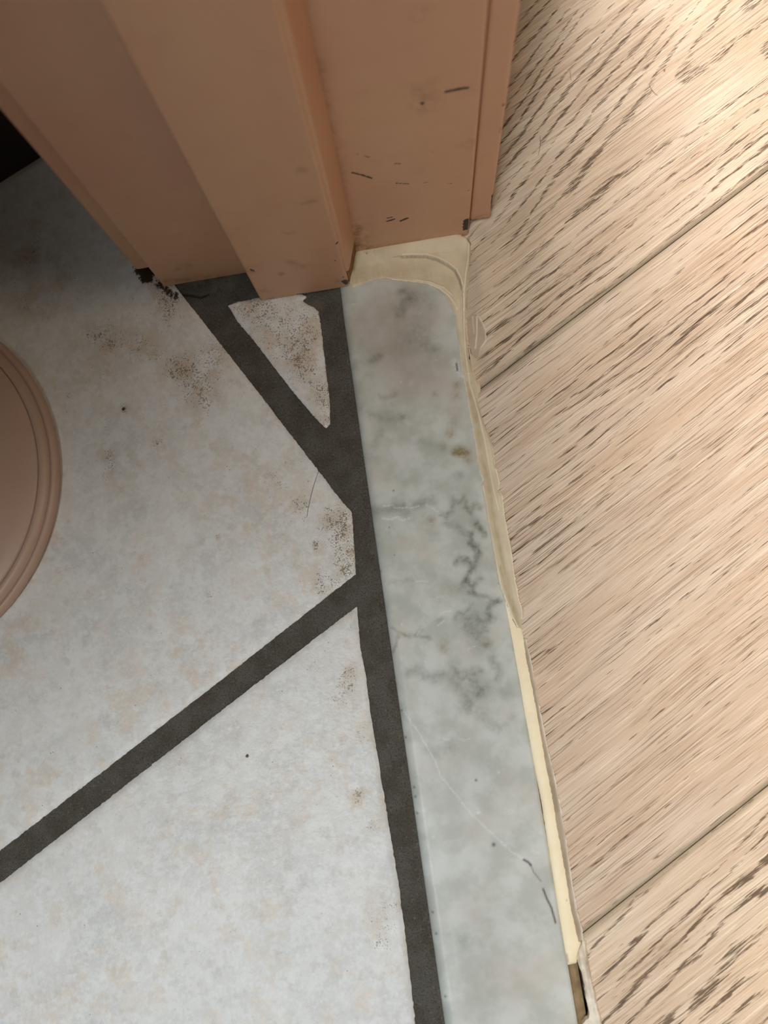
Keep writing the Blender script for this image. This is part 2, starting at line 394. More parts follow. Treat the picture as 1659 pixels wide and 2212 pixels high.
def tile_z(seed):
    def f(X, Y, s):
        d = -s
        z = 0.0 - 0.75 * np.exp(-d / 0.9) - 0.12 * np.exp(-d / 4.0)
        z += 0.16 * (fbm(X / 14, Y / 14, seed) - 0.5) + 0.09 * (fbm(X / 2.2, Y / 2.2, seed + 3) - 0.5)
        return z - 0.05
    return f
big_stains = [(ats([p[:2]]), p[2] * 0.235, min(0.85, p[3] * 1.2)) for p in [
    (738, 1125, 34, .62), (735, 1160, 30, .6), (752, 1200, 26, .7), (745, 1245, 22, .65), (715, 1125, 22, .5), (650, 1095, 24, .62),
    (700, 1255, 22, .55), (712, 1275, 20, .42), (685, 1185, 16, .4), (680, 1175, 9, .75), (620, 1160, 30, .2), (600, 1030, 26, .42), (640, 990, 22, .25),
    (455, 780, 46, .42), (400, 800, 40, .5), (425, 830, 34, .42), (440, 870, 30, .5), (380, 790, 24, .5), (470, 760, 22, .4), (330, 760, 30, .35),
    (370, 680, 34, .5), (345, 620, 26, .6), (360, 655, 22, .5), (290, 740, 40, .35), (220, 720, 36, .45), (240, 735, 24, .45), (200, 725, 14, .5),
    (268, 884, 9, .8), (150, 850, 10, .5), (235, 990, 22, .5), (230, 1025, 16, .45), (340, 955, 12, .5), (60, 560, 50, .35), (90, 500, 34, .3), (150, 600, 40, .35),
    (455, 1285, 12, .5), (470, 1160, 8, .5), (330, 970, 60, .12), (520, 1010, 50, .15), (560, 1100, 60, .12), (60, 660, 34, .4), (225, 810, 16, .4)]]
tri_stains = [(ats([p[:2]]), p[2] * 0.235, min(0.85, p[3] * 1.2)) for p in [
    (600, 690, 70, .42), (640, 745, 50, .45), (645, 770, 22, .55), (660, 800, 40, .45), (700, 860, 26, .55), (690, 840, 22, .5), (700, 905, 20, .55),
    (560, 670, 40, .4), (675, 700, 40, .4), (530, 665, 28, .4)]]
low_stains = [(ats([p[:2]]), p[2] * 0.235, min(0.85, p[3] * 1.2)) for p in [
    (757, 1448, 16, .66), (750, 1478, 22, .5), (735, 1510, 22, .42), (775, 1720, 17, .6), (785, 1590, 20, .4), (765, 1345, 22, .3), (690, 1430, 30, .2),
    (720, 1630, 40, .15), (810, 1780, 16, .42), (650, 1780, 40, .18), (840, 1960, 30, .3), (830, 2010, 30, .3), (380, 1640, 22, .3), (820, 2040, 16, .4)]]
T1 = [at(768, 1232), at(768, 1240), at(437, 1500), at(0, 1837)]
dl = T1[3] - T1[2]; T1.append(T1[3] + dl * 0.5)
T1 += [np.array([-330.0, -60.0]), np.array([-330.0, 180.0]), np.array([-225.0, 262.0]), np.array([-148.0, 262.0])]
T1 += [at(380, 620), at(560, 850), at(740, 1085), at(760, 1106)]
big_dirt = [(ats(crop([(300, 190), (380, 190), (350, 260)], 240, 540, 4.608)), 4.0, 1.0), (ats(crop([(480, 340), (560, 400), (640, 470)], 240, 540, 4.608)), 3.2, 0.6)]
def dirt_of(items): return lambda X, Y, s: strokes(X, Y, items) if items else np.zeros(X.shape)
chipT = [(ats([(745, 1098), (746, 1120)]), 0.9, 1.0)]
field('tile', T1, 0.9, tile_z(1), TILE, floor, {'stain': lambda X, Y, s: strokes(X, Y, big_stains), 'dirt': dirt_of(big_dirt)}, -9.0, 0.35, 1.2)
T2 = [at(770, 1310), at(778, 1400), at(790, 1460), at(800, 1540), at(826, 1700), at(860, 1905), at(880, 2060), at(897, 2212), np.array([-31.0, -215.0]),
      np.array([-330.0, -215.0])]
t2a, t2b = at(523, 1500), at(0, 1907); T2.append(t2b + (t2b - t2a) * 0.7); T2 += [t2b, t2a]
field('tile', T2, 0.9, tile_z(2), TILE, floor, {'stain': lambda X, Y, s: strokes(X, Y, low_stains), 'dirt': dirt_of([])}, -9.0, 0.35, 1.2, seed=3)
T3 = ats([(491, 658), (511, 691), (556, 745), (601, 805), (647, 863), (689, 911), (704, 924), (712, 916), (712, 863), (705, 811), (699, 760), (693, 709),
          (688, 672), (676, 662), (665, 657), (652, 648), (662, 640), (640, 628), (600, 630), (550, 643), (511, 651)])
field('tile', T3, 0.5, tile_z(3), TILE, floor, {'stain': lambda X, Y, s: strokes(X, Y, tri_stains), 'dirt': dirt_of([])}, -9.0, 0.35, 1.0, seed=6)

# planks: (u, v) run along and across the boards
GU = np.array([math.cos(math.radians(29.0)), math.sin(math.radians(29.0))]); GV = np.array([-GU[1], GU[0]])
def uv(u, v): return GU * u + GV * v
V1, V2 = 67.9, -133.5
def plank_poly(va, vb, xl=33.5):
    big = [uv(-500, va), uv(700, va), uv(700, vb), uv(-500, vb)]
    out = big                                                   # clip to the cut line along the sill and to a square behind the lens
    for n_, d_ in (((-1, 0), -xl), ((1, 0), 330.0), ((0, -1), 230.0), ((0, 1), 430.0)):
        n_ = np.array(n_, float); res = []
        for a, b in zip(out, out[1:] + out[:1]):
            fa, fb = a @ n_ - d_, b @ n_ - d_
            if fa <= 0: res.append(a)
            if fa * fb < 0: res.append(a + (b - a) * fa / (fa - fb))
        out = res
    return np.array(out)
def plank_z(va, vb):
    def f(X, Y, s):
        v = X * GV[0] + Y * GV[1]; d = np.minimum(np.abs(v - va), np.abs(v - vb))
        return -0.1 - 0.75 * np.clip(1 - d / 1.6, 0, 1)
    return f
dusts = [(ats([(1022, 700), (1018, 560), (1030, 640)]), 3.5, .8), (ats([(1040, 500)]), 4.0, .4), (ats([(1030, 760), (1050, 800)]), 3.0, .6)]
PORES = {0: [(ats([(1130, 60), (1200, 180), (1120, 400)]), 22, .9), (ats([(1060, 760), (1350, 560), (1659, 330)]), 12, .7), (ats([(1250, 640)]), 18, .4)],
         1: [(ats([(1060, 960), (1250, 860), (1659, 560)]), 20, .9), (ats([(1150, 1120), (1350, 1000)]), 16, .6), (ats([(1150, 1350), (1200, 1500)]), 9, .4)],
         2: [(ats([(1290, 2120), (1500, 1960), (1659, 1850)]), 14, .7), (ats([(1560, 2150)]), 12, .9), (ats([(1340, 2212)]), 14, .7)]}
def plank(va, vb, mat, kind, xl=33.5):
    def grain(X, Y, s):
        u = X * GU[0] + Y * GU[1]; v = X * GV[0] + Y * GV[1]
        v2 = v + 3.0 * (fbm(u / 90, v / 40, 11 + kind) - 0.47) + 0.8 * (fbm(u / 24, v / 10, 5 + kind) - 0.47)
        r = v2
        if kind == 0:
            k = sstep(92, 128, v - 0.10 * (u - 150)); r = v2 - 0.26 * k * (u - 130)
        if kind == 2: r = v2 - 0.10 * (u - 60)
        return np.stack([u, v2, r], 1)
    def edge(X, Y, s):
        v = X * GV[0] + Y * GV[1]; d = np.minimum(np.abs(v - va), np.abs(v - vb)); return np.clip(1.15 - d / 2.2, 0, 1) * 0.85
    return field('plank', plank_poly(va, vb, xl), 1.0, plank_z(va, vb), mat, floor,
                 {'grain': grain, 'edge': edge, 'dust': lambda X, Y, s: strokes(X, Y, dusts), 'pores': lambda X, Y, s: strokes(X, Y, PORES[kind])}, -9.5)
plank(V1 + 0.2, V1 + 201, WOOD1, 0); plank(V2 + 0.2, V1 - 0.2, WOOD2, 1); plank(V2 - 201, V2 - 0.2, WOOD3, 2, 38.5)

# ------------------------------------------------------------------ marble sill
MX0, MX1 = -20.5, 31.6
MARX = lambda p: ats(p)
k1 = lambda p: ats(crop(p, 780, 1050, 4.424)); k2 = lambda p: ats(crop(p, 700, 600, 4.1475)); k3 = lambda p: ats(crop(p, 840, 1500, 3.107))
veins = [
    (k1([(100, 230), (250, 225), (420, 240)]), 2.4, .42), (k1([(540, 170), (620, 150), (690, 140)]), 2.0, .45), (k1([(300, 190), (400, 195)]), 1.0, .5),
    (k1([(760, 265), (820, 285), (860, 260), (885, 190), (875, 130), (940, 150), (990, 115), (1005, 190), (1040, 250), (1090, 185), (1140, 215)]), 1.3, .55),
    (k1([(1000, 200), (1040, 260), (1090, 350)]), 1.5, .3), (k1([(1090, 360), (1140, 420), (1190, 460)]), 1.5, .85),
    (k1([(800, 360), (900, 380), (950, 420), (1000, 460), (1050, 450)]), 1.6, .5), (k1([(1040, 450), (1040, 520)]), 1.6, .6), (k1([(1050, 540), (1100, 570)]), 2.0, .85),
    (k1([(1100, 570), (1130, 650), (1085, 740), (1050, 810)]), 1.3, .7), (k1([(1100, 660), (1140, 630)]), 1.2, .5),
    (k1([(900, 740), (935, 690), (1020, 705), (1060, 765)]), 1.4, .75), (k1([(980, 720), (1060, 760)]), 2.4, .45),
    (k1([(1050, 810), (1000, 880), (965, 940)]), 1.4, .6), (k1([(985, 930), (1005, 900)]), 2.0, .7), (k1([(1010, 880), (1060, 960), (1060, 1030)]), 1.3, .75), (k1([(1060, 960), (1110, 900), (1150, 885)]), 1.3, .5),
    (k1([(1060, 1030), (1140, 1060), (1220, 1060), (1290, 1110), (1345, 1115)]), 1.1, .6), (k1([(1290, 1110), (1230, 1155), (1210, 1205), (1230, 1260)]), 1.3, .75),
    (k1([(1230, 1260), (1150, 1300), (1070, 1250), (1000, 1280), (1040, 1370), (1100, 1430)]), 2.2, .5), (k1([(890, 1250), (960, 1215), (1010, 1190), (1050, 1140)]), 1.2, .5),
    (k1([(1060, 1300)]), 5.5, .35), (k1([(1200, 1510)]), 2.4, .55), (k1([(1120, 1480)]), 5, .4), (k1([(1190, 1380)]), 2.0, .45),
    (k1([(300, 1350), (350, 1390), (420, 1425), (540, 1445), (640, 1450)]), .9, .5), (k1([(350, 1430), (345, 1500), (300, 1590)]), .7, .5), (k1([(540, 1420), (580, 1360)]), 1.0, .4),
    (k1([(475, 1785), (540, 1760)]), 2.0, .5), (k1([(600, 1815), (680, 1840), (780, 1815)]), 2.2, .5),
    (k1([(890, 1730), (960, 1800), (1040, 1830), (1110, 1930), (1185, 1930)]), 2.6, .55), (k1([(1130, 1985)]), 2.2, .75), (k1([(1020, 2100)]), 3, .4), (k1([(1060, 1770), (1130, 1760)]), 2.0, .5),
    (k1([(1260, 1660), (1310, 1750), (1310, 1850)]), 2.0, .5), (k1([(900, 1850), (920, 1930)]), 2.4, .4), (k1([(1390, 1970)]), 3.0, .4), (k1([(1000, 1900)]), 9, .22), (k1([(1000, 1000)]), 8, .15),
    (k1([(420, 790)]), 4, .2), (k1([(280, 915), (480, 910)]), 1.2, .3), (k1([(750, 1280)]), 1.8, .4),
    (k2([(700, 120), (760, 170), (700, 250), (680, 330)]), 2.8, .65), (k2([(790, 190)]), 3.0, .5), (k2([(960, 250)]), 3.0, .35), (k2([(880, 200)]), 6, .25), (k2([(820, 470), (810, 560)]), 6, .35), (k2([(900, 590), (980, 650)]), 2.6, .45),
    (k2([(410, 750), (500, 715)]), 2.0, .55), (k2([(280, 775)]), 2.4, .35), (k2([(510, 1070), (560, 1070), (640, 1055)]), 1.3, .4), (k2([(340, 1180), (520, 1260), (700, 1250)]), 2.6, .35),
    (k2([(1000, 1040)]), 1.6, .4), (k2([(715, 1250)]), 1.8, .5), (k2([(450, 1500), (500, 1390)]), 2.2, .3), (k2([(870, 1460), (1060, 1520)]), 1.8, .25), (k2([(1210, 1770)]), 2.0, .4), (k2([(700, 620)]), 12, .18),
    (k3([(520, 20), (540, 80)]), 2.6, .5), (k3([(620, 140), (700, 210), (745, 225)]), 2.6, .45), (k3([(420, 345)]), 3.2, .4), (k3([(310, 390)]), 3, .25), (k3([(510, 1640)]), 4.2, .35),
    (k3([(820, 150)]), 2, .4), (k3([(500, 430), (800, 500)]), 9, .16), (k3([(600, 1700), (760, 1480)]), 8, .14), (k3([(1050, 1500)]), 7, .14), (k3([(700, 2000)]), 9, .12)]
warms = [(k2([(640, 650)]), 15, .7), (k2([(780, 870)]), 13, .55), (k2([(360, 420)]), 9, .5), (k2([(700, 260)]), 14, .6), (k2([(1050, 800)]), 9, .4), (k2([(560, 400)]), 11, .35), (k2([(900, 380)]), 10, .3),
         (k2([(1020, 960)]), 7, .4), (k3([(700, 800)]), 12, .3), (k3([(640, 1350)]), 10, .3), (k3([(850, 1900)]), 12, .32), (k3([(660, 1900)]), 9, .3), (k3([(1050, 1190)]), 8, .3)]
mst = [(k2([(1190, 965)]), 2.0, .55), (k2([(1185, 1060)]), 2.6, .4), (k2([(1150, 1180)]), 4.0, .2), (k2([(1130, 1400)]), 2.4, .55), (k2([(1160, 1310)]), 3.5, .28), (k2([(1170, 1560), (1270, 1570)]), 2.2, .85), (k2([(1220, 1545)]), 2.2, .5),
       (k2([(1290, 1640)]), 2.4, .4), (k2([(1080, 1510)]), 2.0, .35), (k1([(670, 330)]), 2.0, .5), (k1([(800, 1530)]), 2.8, .4), (k1([(1205, 1510)]), 1.5, .45), (k1([(660, 1455)]), 1.1, .4), (k1([(410, 1420)]), 1.1, .4), (k1([(860, 980)]), 3.2, .22), (k3([(1180, 1000)]), 0.5, .1)]
whites = [(k1([(210, 190), (300, 182), (320, 205), (400, 210), (470, 212), (560, 190)]), .35, .9), (k1([(620, 180), (690, 212), (720, 240), (760, 265), (800, 268)]), .4, .8), (k1([(210, 312), (280, 320), (345, 295), (400, 330), (490, 300)]), .45, .9),
          (k1([(520, 915), (560, 905), (640, 912)]), .4, .5), (k1([(620, 1100), (720, 1065), (830, 1040)]), .3, .45), (k1([(540, 1100), (615, 1220)]), .3, .4), (k1([(740, 1240), (770, 1210), (860, 1190)]), .45, .7), (k1([(740, 1330), (790, 1290)]), .4, .7),
          (k1([(570, 1530)]), .8, .9), (k1([(1020, 1560), (1080, 1535)]), .4, .5), (k1([(560, 1830)]), .5, 1), (k1([(385, 1328)]), .45, 1), (k1([(530, 1430), (600, 1330)]), .3, .4),
          (k3([(100, 110), (220, 290), (310, 450), (340, 540), (440, 660), (560, 810), (700, 940), (830, 1060), (905, 1100)]), .32, .75), (k3([(600, 795)]), 1.1, 1), (k3([(560, 812)]), .6, 1), (k3([(790, 790), (830, 785)]), 1.2, .35), (k3([(732, 518)]), .55, 1),
          (k3([(300, 955)]), .7, .8), (k3([(470, 300), (510, 310), (550, 295)]), .4, .5), (k3([(370, 300), (400, 305)]), .4, .5), (k3([(940, 1040), (1000, 1060)]), .6, .4), (k3([(200, 780), (280, 785)]), .3, .4), (k3([(1090, 1720)]), .0001, 0),
          (k2([(250, 240), (310, 236)]), .45, .8), (k2([(690, 935)]), .4, 1), (k2([(1170, 760), (1190, 820), (1230, 880)]), 1.6, .8), (k2([(850, 550)]), .5, .7), (k2([(780, 950)]), 1.2, .45), (k2([(115, 170), (135, 230)]), .4, .5)]
darks = [(k3([(905, 1108), (935, 1125), (952, 1145)]), .45, 1), (k3([(950, 1138), (970, 1190), (1020, 1252)]), .28, .6), (k3([(1035, 1305), (1060, 1370), (1090, 1430), (1118, 1530)]), .40, 1), (k3([(703, 1007)]), .8, .9), (k3([(585, 575)]), .55, .85), (k3([(570, 1635)]), .0001, 0),
         (k2([(1185, 770), (1195, 830)]), .4, .9), (k1([(310, 45)]), .45, .7), (k1([(270, 395)]), .35, .7), (k1([(155, 690)]), .55, .6), (k1([(178, 815)]), .6, .7), (k1([(320, 660)]), .3, .6), (k1([(1310, 930)]), .3, .7), (k2([(172, 540)]), .35, .6)] + \
        [(k3([(x, y)]), .5, .7) for x, y in ((85, 110), (112, 290), (170, 625), (178, 688), (190, 800), (318, 1608), (294, 1465), (380, 2030))]
def marble_z(X, Y, s):
    d = np.clip(X - MX0, 0, 9); R = 4.6
    z = 0.25 - np.where(d < R, R - np.sqrt(np.clip(R * R - (R - d) ** 2, 0, None)), 0.0) * 0.9
    d2 = MX1 - X; z -= 0.5 * np.clip(1 - d2 / 0.7, 0, 1)
    z -= 0.4 * strokes(X, Y, [(k2([(1175, 770), (1200, 860)]), 1.4, .5)])
    chips = (X - MX0 < 3.2) * np.clip(fbm(X / 0.8, Y / 0.8, 31) - 0.62, 0, 1) * 1.2
    return z - chips
mb = field('marble_sill', [(MX0, -215), (MX1, -215), (MX1, 100), (30.2, 112), (30.0, 165), (MX0, 165)], 0.45, marble_z, MARBLE, None,
           {'vein': lambda X, Y, s: strokes(X + 2.6 * (fbm(X / 2.6, Y / 2.6, 41) - 0.47), Y + 2.6 * (fbm(X / 2.6, Y / 2.6, 57) - 0.47), veins), 'warm': lambda X, Y, s: strokes(X, Y, warms), 'stain': lambda X, Y, s: strokes(X, Y, mst),
            'white': lambda X, Y, s: strokes(X + 1.0 * (fbm(X / 1.4, Y / 1.4, 61) - 0.47), Y + 1.0 * (fbm(X / 1.4, Y / 1.4, 67) - 0.47), whites), 'dark': lambda X, Y, s: strokes(X, Y, darks)}, -9.5)
tag(mb, 'polished grey-white veined marble door sill between the tiles and the oak planks', 'threshold')

# ------------------------------------------------------------------ sealant along the sill
seal = empty('sealant_joint', (0.036, 0.05, 0.0))
tag(seal, 'cream sealant bead smeared between the marble sill and the oak planks', 'sealant')
U_left = [(761, 623), (779, 618), (800, 609), (825, 602), (849, 606), (891, 611), (921, 615), (942, 624), (960, 638), (969, 653), (977, 671), (983, 683), (984, 701), (987, 722), (992, 746), (995, 773),
          (998, 800), (1004, 828), (1010, 861), (1013, 882), (1016, 897), (1022, 930), (1027, 957), (1032, 1000), (1034, 1018), (1037, 1023), (1043, 1038), (1039, 1047), (1043, 1069), (1047, 1090), (1052, 1123), (1060, 1163), (1067, 1208),
          (1074, 1240), (1081, 1275), (1087, 1289), (1098, 1315), (1107, 1338), (1116, 1356)]
U_right = [(1127, 1359), (1129, 1335), (1131, 1322), (1127, 1311), (1121, 1295), (1118, 1271), (1114, 1259), (1110, 1233), (1108, 1217), (1106, 1195), (1103, 1170), (1098, 1156), (1094, 1132), (1090, 1112), (1087, 1083), (1086, 1071), (1081, 1063),
           (1076, 1059), (1080, 1043), (1078, 1036), (1072, 1014), (1069, 1002), (1066, 980), (1064, 965), (1057, 940), (1048, 920), (1039, 893), (1032, 868), (1033, 853), (1038, 846), (1039, 837), (1035, 828), (1028, 817), (1022, 803), (1020, 790), (1013, 774), (1011, 748),
           (1009, 723), (1008, 700), (1008, 685), (1008, 667), (1010, 629), (1013, 593), (1016, 559), (1017, 526)]
U_top = [(1012, 516), (981, 509), (921, 512), (861, 519), (816, 528), (785, 534), (762, 540), (750, 560), (751, 590), (754, 612)]
ridge1 = ats([(849, 559), (870, 557), (891, 556), (921, 556), (945, 562), (969, 575), (984, 587), (993, 605), (998, 623), (999, 647), (1000, 690)])
ridge2 = ats([(1013, 529), (1011, 565), (1006, 593), (1003, 629), (1003, 670)])
ridge3 = ats([(810, 608), (837, 604), (867, 608), (897, 614), (927, 617), (951, 626), (969, 641), (981, 656), (987, 668)])
ridge4 = ats([(900, 607), (930, 612), (958, 623), (975, 638)])
midline = ats([(1000, 700), (1004, 760), (1012, 830), (1026, 900), (1040, 970), (1056, 1060), (1070, 1140), (1085, 1210), (1104, 1290), (1122, 1356)])
streak = ats([(1000, 640), (1002, 700), (1005, 760), (1014, 830), (1033, 893), (1046, 950), (1055, 1000), (1066, 1060), (1077, 1100)])
lip_r = ats([(1072, 1014), (1078, 1040), (1086, 1075), (1089, 1110), (1098, 1158), (1106, 1200), (1114, 1260), (1127, 1312), (1128, 1335)])
lip_l = ats([(1043, 1050), (1050, 1085), (1056, 1125), (1064, 1170), (1071, 1210), (1080, 1262), (1092, 1295), (1104, 1328), (1118, 1354)])
def side_of(X, Y, line):                       # signed side of a polyline (positive on its upper/right side), and distance
    d = np.full(X.shape, 1e18); sg = np.zeros(X.shape)
    for (ax, ay), (cx, cy) in zip(line[:-1], line[1:]):
        ex, ey = cx - ax, cy - ay; L = ex * ex + ey * ey; t = np.clip(((X - ax) * ex + (Y - ay) * ey) / L, 0, 1)
        dd = (X - ax - t * ex) ** 2 + (Y - ay - t * ey) ** 2; m = dd < d; d = np.where(m, dd, d); sg = np.where(m, (ex * (Y - ay) - ey * (X - ax)) / math.sqrt(L), sg)
    return sg, np.sqrt(d)
def seal_z(X, Y, s):
    d = -s
    z = 0.42 + 0.55 * sstep(0, 1.0, d)
    z += 1.8 * sstep(163, 170, Y) * sstep(44, 36, X)                      # swept up against the jamb
    sg, dist = side_of(X, Y, ridge1)
    z += 1.15 * np.where(sg > 0, np.exp(-dist / 3.2), -0.30 * np.exp(-dist / 1.2)) * sstep(0, 16, X) * sstep(118, 140, Y)
    z += 0.7 * np.exp(-(line_dist(X, Y, ridge2) / 0.6) ** 2) + 0.6 * np.exp(-(line_dist(X, Y, ridge3) / 0.5) ** 2) + 0.45 * np.exp(-(line_dist(X, Y, ridge4) / 0.4) ** 2)
    z += 0.45 * np.exp(-(line_dist(X, Y, streak) / 0.5) ** 2)
    low = Y < 105
    ml = line_dist(X, Y, midline)
    z += np.where(low, -0.45 * np.exp(-(ml / 1.5) ** 2), 0)
    z += 0.5 * np.exp(-(line_dist(X, Y, lip_r) / 0.4) ** 2) + 0.5 * np.exp(-(line_dist(X, Y, lip_l) / 0.45) ** 2)
    z += np.where(Y < 140, 0.38 * (fbm(X / 0.8, (Y + 6 * X) / 60.0, 4) - 0.47), 0.2 * (fbm(X / 9, Y / 0.9, 4) - 0.47)) + 0.3 * (fbm(X / 2.5, Y / 5, 9) - 0.47)
    return z
seal_dirt = [(midline[2:], 1.2, .75), (ats([(760, 600), (900, 590), (960, 610)]), 4.5, .35), (ats([(770, 555), (830, 545)]), 3.0, .5), (ats([(1080, 1225), (1088, 1260), (1108, 1320)]), .6, .7), (ats([(1005, 560)]), 4.0, .3), (ats([(1010, 760), (1020, 850)]), 2.0, .5)]
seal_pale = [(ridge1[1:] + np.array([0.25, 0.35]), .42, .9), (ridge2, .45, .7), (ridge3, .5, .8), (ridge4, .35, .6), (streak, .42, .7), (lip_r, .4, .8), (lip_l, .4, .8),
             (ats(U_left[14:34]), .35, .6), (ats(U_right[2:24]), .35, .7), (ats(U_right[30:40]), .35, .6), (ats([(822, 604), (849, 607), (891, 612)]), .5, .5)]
seal_dark = [(ridge1[1:9] + np.array([-0.35, -0.45]), .40, .45), (ats([(1107, 1340), (1112, 1350)]), .3, .8), (ats([(785, 541), (861, 527)]), .3, .4), (ats([(793, 553)]), .35, .8), (ats([(1010, 520), (1017, 530)]), .5, .7)]  # first stroke paints the shadow below the fold of ridge1
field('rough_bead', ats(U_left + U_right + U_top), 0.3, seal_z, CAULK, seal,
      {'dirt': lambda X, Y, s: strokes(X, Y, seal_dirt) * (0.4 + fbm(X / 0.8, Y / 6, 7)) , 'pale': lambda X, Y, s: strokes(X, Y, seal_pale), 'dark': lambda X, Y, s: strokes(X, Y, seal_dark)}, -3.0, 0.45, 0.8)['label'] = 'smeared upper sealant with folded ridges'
L_left = [(1079, 1262), (1086, 1310), (1097, 1358), (1119, 1469), (1130, 1540), (1143, 1600), (1152, 1647), (1168, 1723), (1177, 1781), (1188, 1853), (1199, 1926), (1210, 2001), (1219, 2056), (1226, 2086)]
L_right = [(1236, 2084), (1246, 2082), (1249, 2063), (1256, 2038), (1249, 2009), (1238, 1962), (1229, 1900), (1220, 1850), (1210, 1799), (1199, 1727), (1188, 1672), (1179, 1622), (1171, 1576), (1157, 1497), (1143, 1429), (1135, 1381), (1127, 1345), (1115, 1290)]
def bead_z(X, Y, s): return -0.55 + 1.0 * (1 - np.exp(s / 1.1)) + 0.06 * (fbm(X / 3, Y / 9, 2) - 0.5)
field('smooth_bead', ats(L_left + L_right), 0.4, bead_z, CAULK2, seal, {'dirt': lambda X, Y, s: 0.6 * np.exp(s / 0.35), 'dark': lambda X, Y, s: strokes(X, Y, [(ats([(1224, 1944)]), .3, .6), (ats([(1182, 1655)]), .3, .6), (ats([(1224, 2062), (1227, 2078)]), .4, .5)])}, -3.5, 0.15, 1.2)['label'] = 'clean smooth cream sealant bead'
RB = [(1137, 1381), (1149, 1437), (1159, 1493), (1171, 1556), (1181, 1607), (1195, 1665), (1206, 1719), (1219, 1788), (1228, 1853), (1237, 1915), (1246, 1965), (1258, 2009), (1259, 2030)]
RA = [(1250, 2035), (1244, 2009), (1233, 1962), (1224, 1900), (1215, 1850), (1205, 1799), (1194, 1727), (1183, 1672), (1174, 1622), (1166, 1576), (1152, 1497), (1138, 1429), (1130, 1375)]
rim = ats(RB)
field('torn_film', ats(RB + RA), 0.3, lambda X, Y, s: 0.02 + 0.6 * np.exp(-(line_dist(X, Y, rim) / 0.42) ** 2) + 0.12 * fbm(X / 1, Y / 3, 3), RESIDUE, seal,
      {'dirt': lambda X, Y, s: 1.4 * np.exp(-(line_dist(X, Y, rim) / 0.45) ** 2), 'dark': lambda X, Y, s: 0.12 * sstep(0.7, 1.4, line_dist(X, Y, rim))}, -3.0, 0.3, 1.4)['label'] = 'thin torn sealant film with a pale curled rim'
TS = [(1257, 2030), (1266, 2033), (1268, 2060), (1273, 2090), (1281, 2135), (1285, 2142), (1288, 2165), (1296, 2195), (1300, 2212), (1303, 2235), (1252, 2235), (1258, 2212), (1271, 2200), (1274, 2190), (1268, 2165), (1262, 2130), (1256, 2100), (1249, 2083), (1247, 2070), (1250, 2055), (1256, 2042)]
tsr = ats([(1260, 2040), (1268, 2080), (1277, 2130), (1286, 2170), (1295, 2212)])
field('torn_strip', ats(TS), 0.3, lambda X, Y, s: 0.1 + 0.7 * np.exp(-(line_dist(X, Y, tsr) / 1.0) ** 2) + 0.5 * (fbm(X / 1.2, Y / 3, 5) - 0.47) + 0.3 * sstep(0, .8, -s), RESIDUE, seal,
      {'dirt': lambda X, Y, s: np.clip(fbm(X / 1.3, Y / 5, 12) * 1.9 - 0.35 + sstep(-152, -158, Y), 0, 1), 'dark': lambda X, Y, s: 0 * X}, -2.5, 0.35, 1.3)['label'] = 'whitish torn sealant strip beside the open gap'
field('dry_smear', ats([(1010, 690), (1018, 682), (1026, 679), (1033, 680), (1042, 695), (1050, 712), (1051, 726), (1050, 735), (1054, 736), (1046, 746), (1039, 752), (1036, 768), (1032, 775), (1022, 771), (1017, 764), (1013, 748), (1010, 720)]), 0.3,
      lambda X, Y, s: 0.0 + 0.12 * sstep(0, .5, -s) + 0.3 * np.exp(-(line_dist(X, Y, ats([(1033, 681), (1042, 695), (1050, 714), (1051, 734)])) / 0.4) ** 2) + 0.3 * np.exp(-(line_dist(X, Y, ats([(1030, 684), (1030, 720), (1027, 750)])) / 0.35) ** 2),
      FILM, seal, {'dirt': lambda X, Y, s: strokes(X, Y, [(ats([(1033, 681), (1042, 695), (1050, 714), (1051, 734), (1040, 751), (1036, 772)]), .45, .9), (ats([(1030, 684), (1030, 720), (1027, 752)]), .35, .8), (ats([(1021, 684), (1024, 720)]), .3, .5)]), 'dark': lambda X, Y, s: strokes(X, Y, [(ats([(1015, 755), (1019, 775)]), .35, .8)])}, -1.0, 0.5, 1.6)['label'] = 'thin translucent-looking smear dried on the oak plank'
# the strip of old adhesive seen in the open gap
oa = field('old_adhesive', [(31.8, -215), (35.7, -215), (35.7, -136), (31.8, -136)], 0.5, lambda X, Y, s: -2.6 + 0.7 * (fbm(X / 3, Y / 12, 8) - 0.5) - 0.6 * sstep(34.0, 35.7, X), OLD, seal, None, -9.5)
oa['label'] = 'brown old adhesive in the open gap'

# ------------------------------------------------------------------ door frame (jamb, stop, casings)
frame = empty('door_1', (-0.03, 0.172, 0.0))
tag(frame, 'salmon-painted wooden door frame with chipped foot standing on the sill', 'door frame', kind='structure')
ZT = 2050.0
def panel(name, x0, x1, y, z0, z1, h, chips, smudges, parent, depth_y, zb=None):
    """A painted board face in the plane y with a dense lower part for wear marks; z0 may vary with x through zb."""
    poly = [(x0, z0), (x1, z0), (x1, z1), (x0, z1)]
    def zf(X, Z, s):
        r = 1.4; d = -np.minimum(s, 0); e = np.minimum(X - x0, x1 - X)
        b = np.where(e < r, (r - np.sqrt(np.clip(r * r - (r - e) ** 2, 0, None))), 0)
        return -b + 0.0
    def to(V):
        return np.stack([V[:, 0], y - V[:, 2], np.where(V[:, 1] >= z1 - 1e-6, ZT, V[:, 1])], 1)   # the top row carries on to the head
    return field(name, poly, h, zf, PAINT, parent, {'chip': lambda X, Z, s: strokes(X, Z, chips), 'smudge': lambda X, Z, s: strokes(X, Z, smudges)}, -depth_y, tofn=to)
c2 = lambda p, y: np.array([on_y(a, b, y) for a, b in crop(p, 500, 0, 2.37)])
c1 = lambda p, y: np.array([on_y(a, b, y) for a, b in crop(p, 0, 0, 2.37)])
YJ, YS = 170.0, 155.0
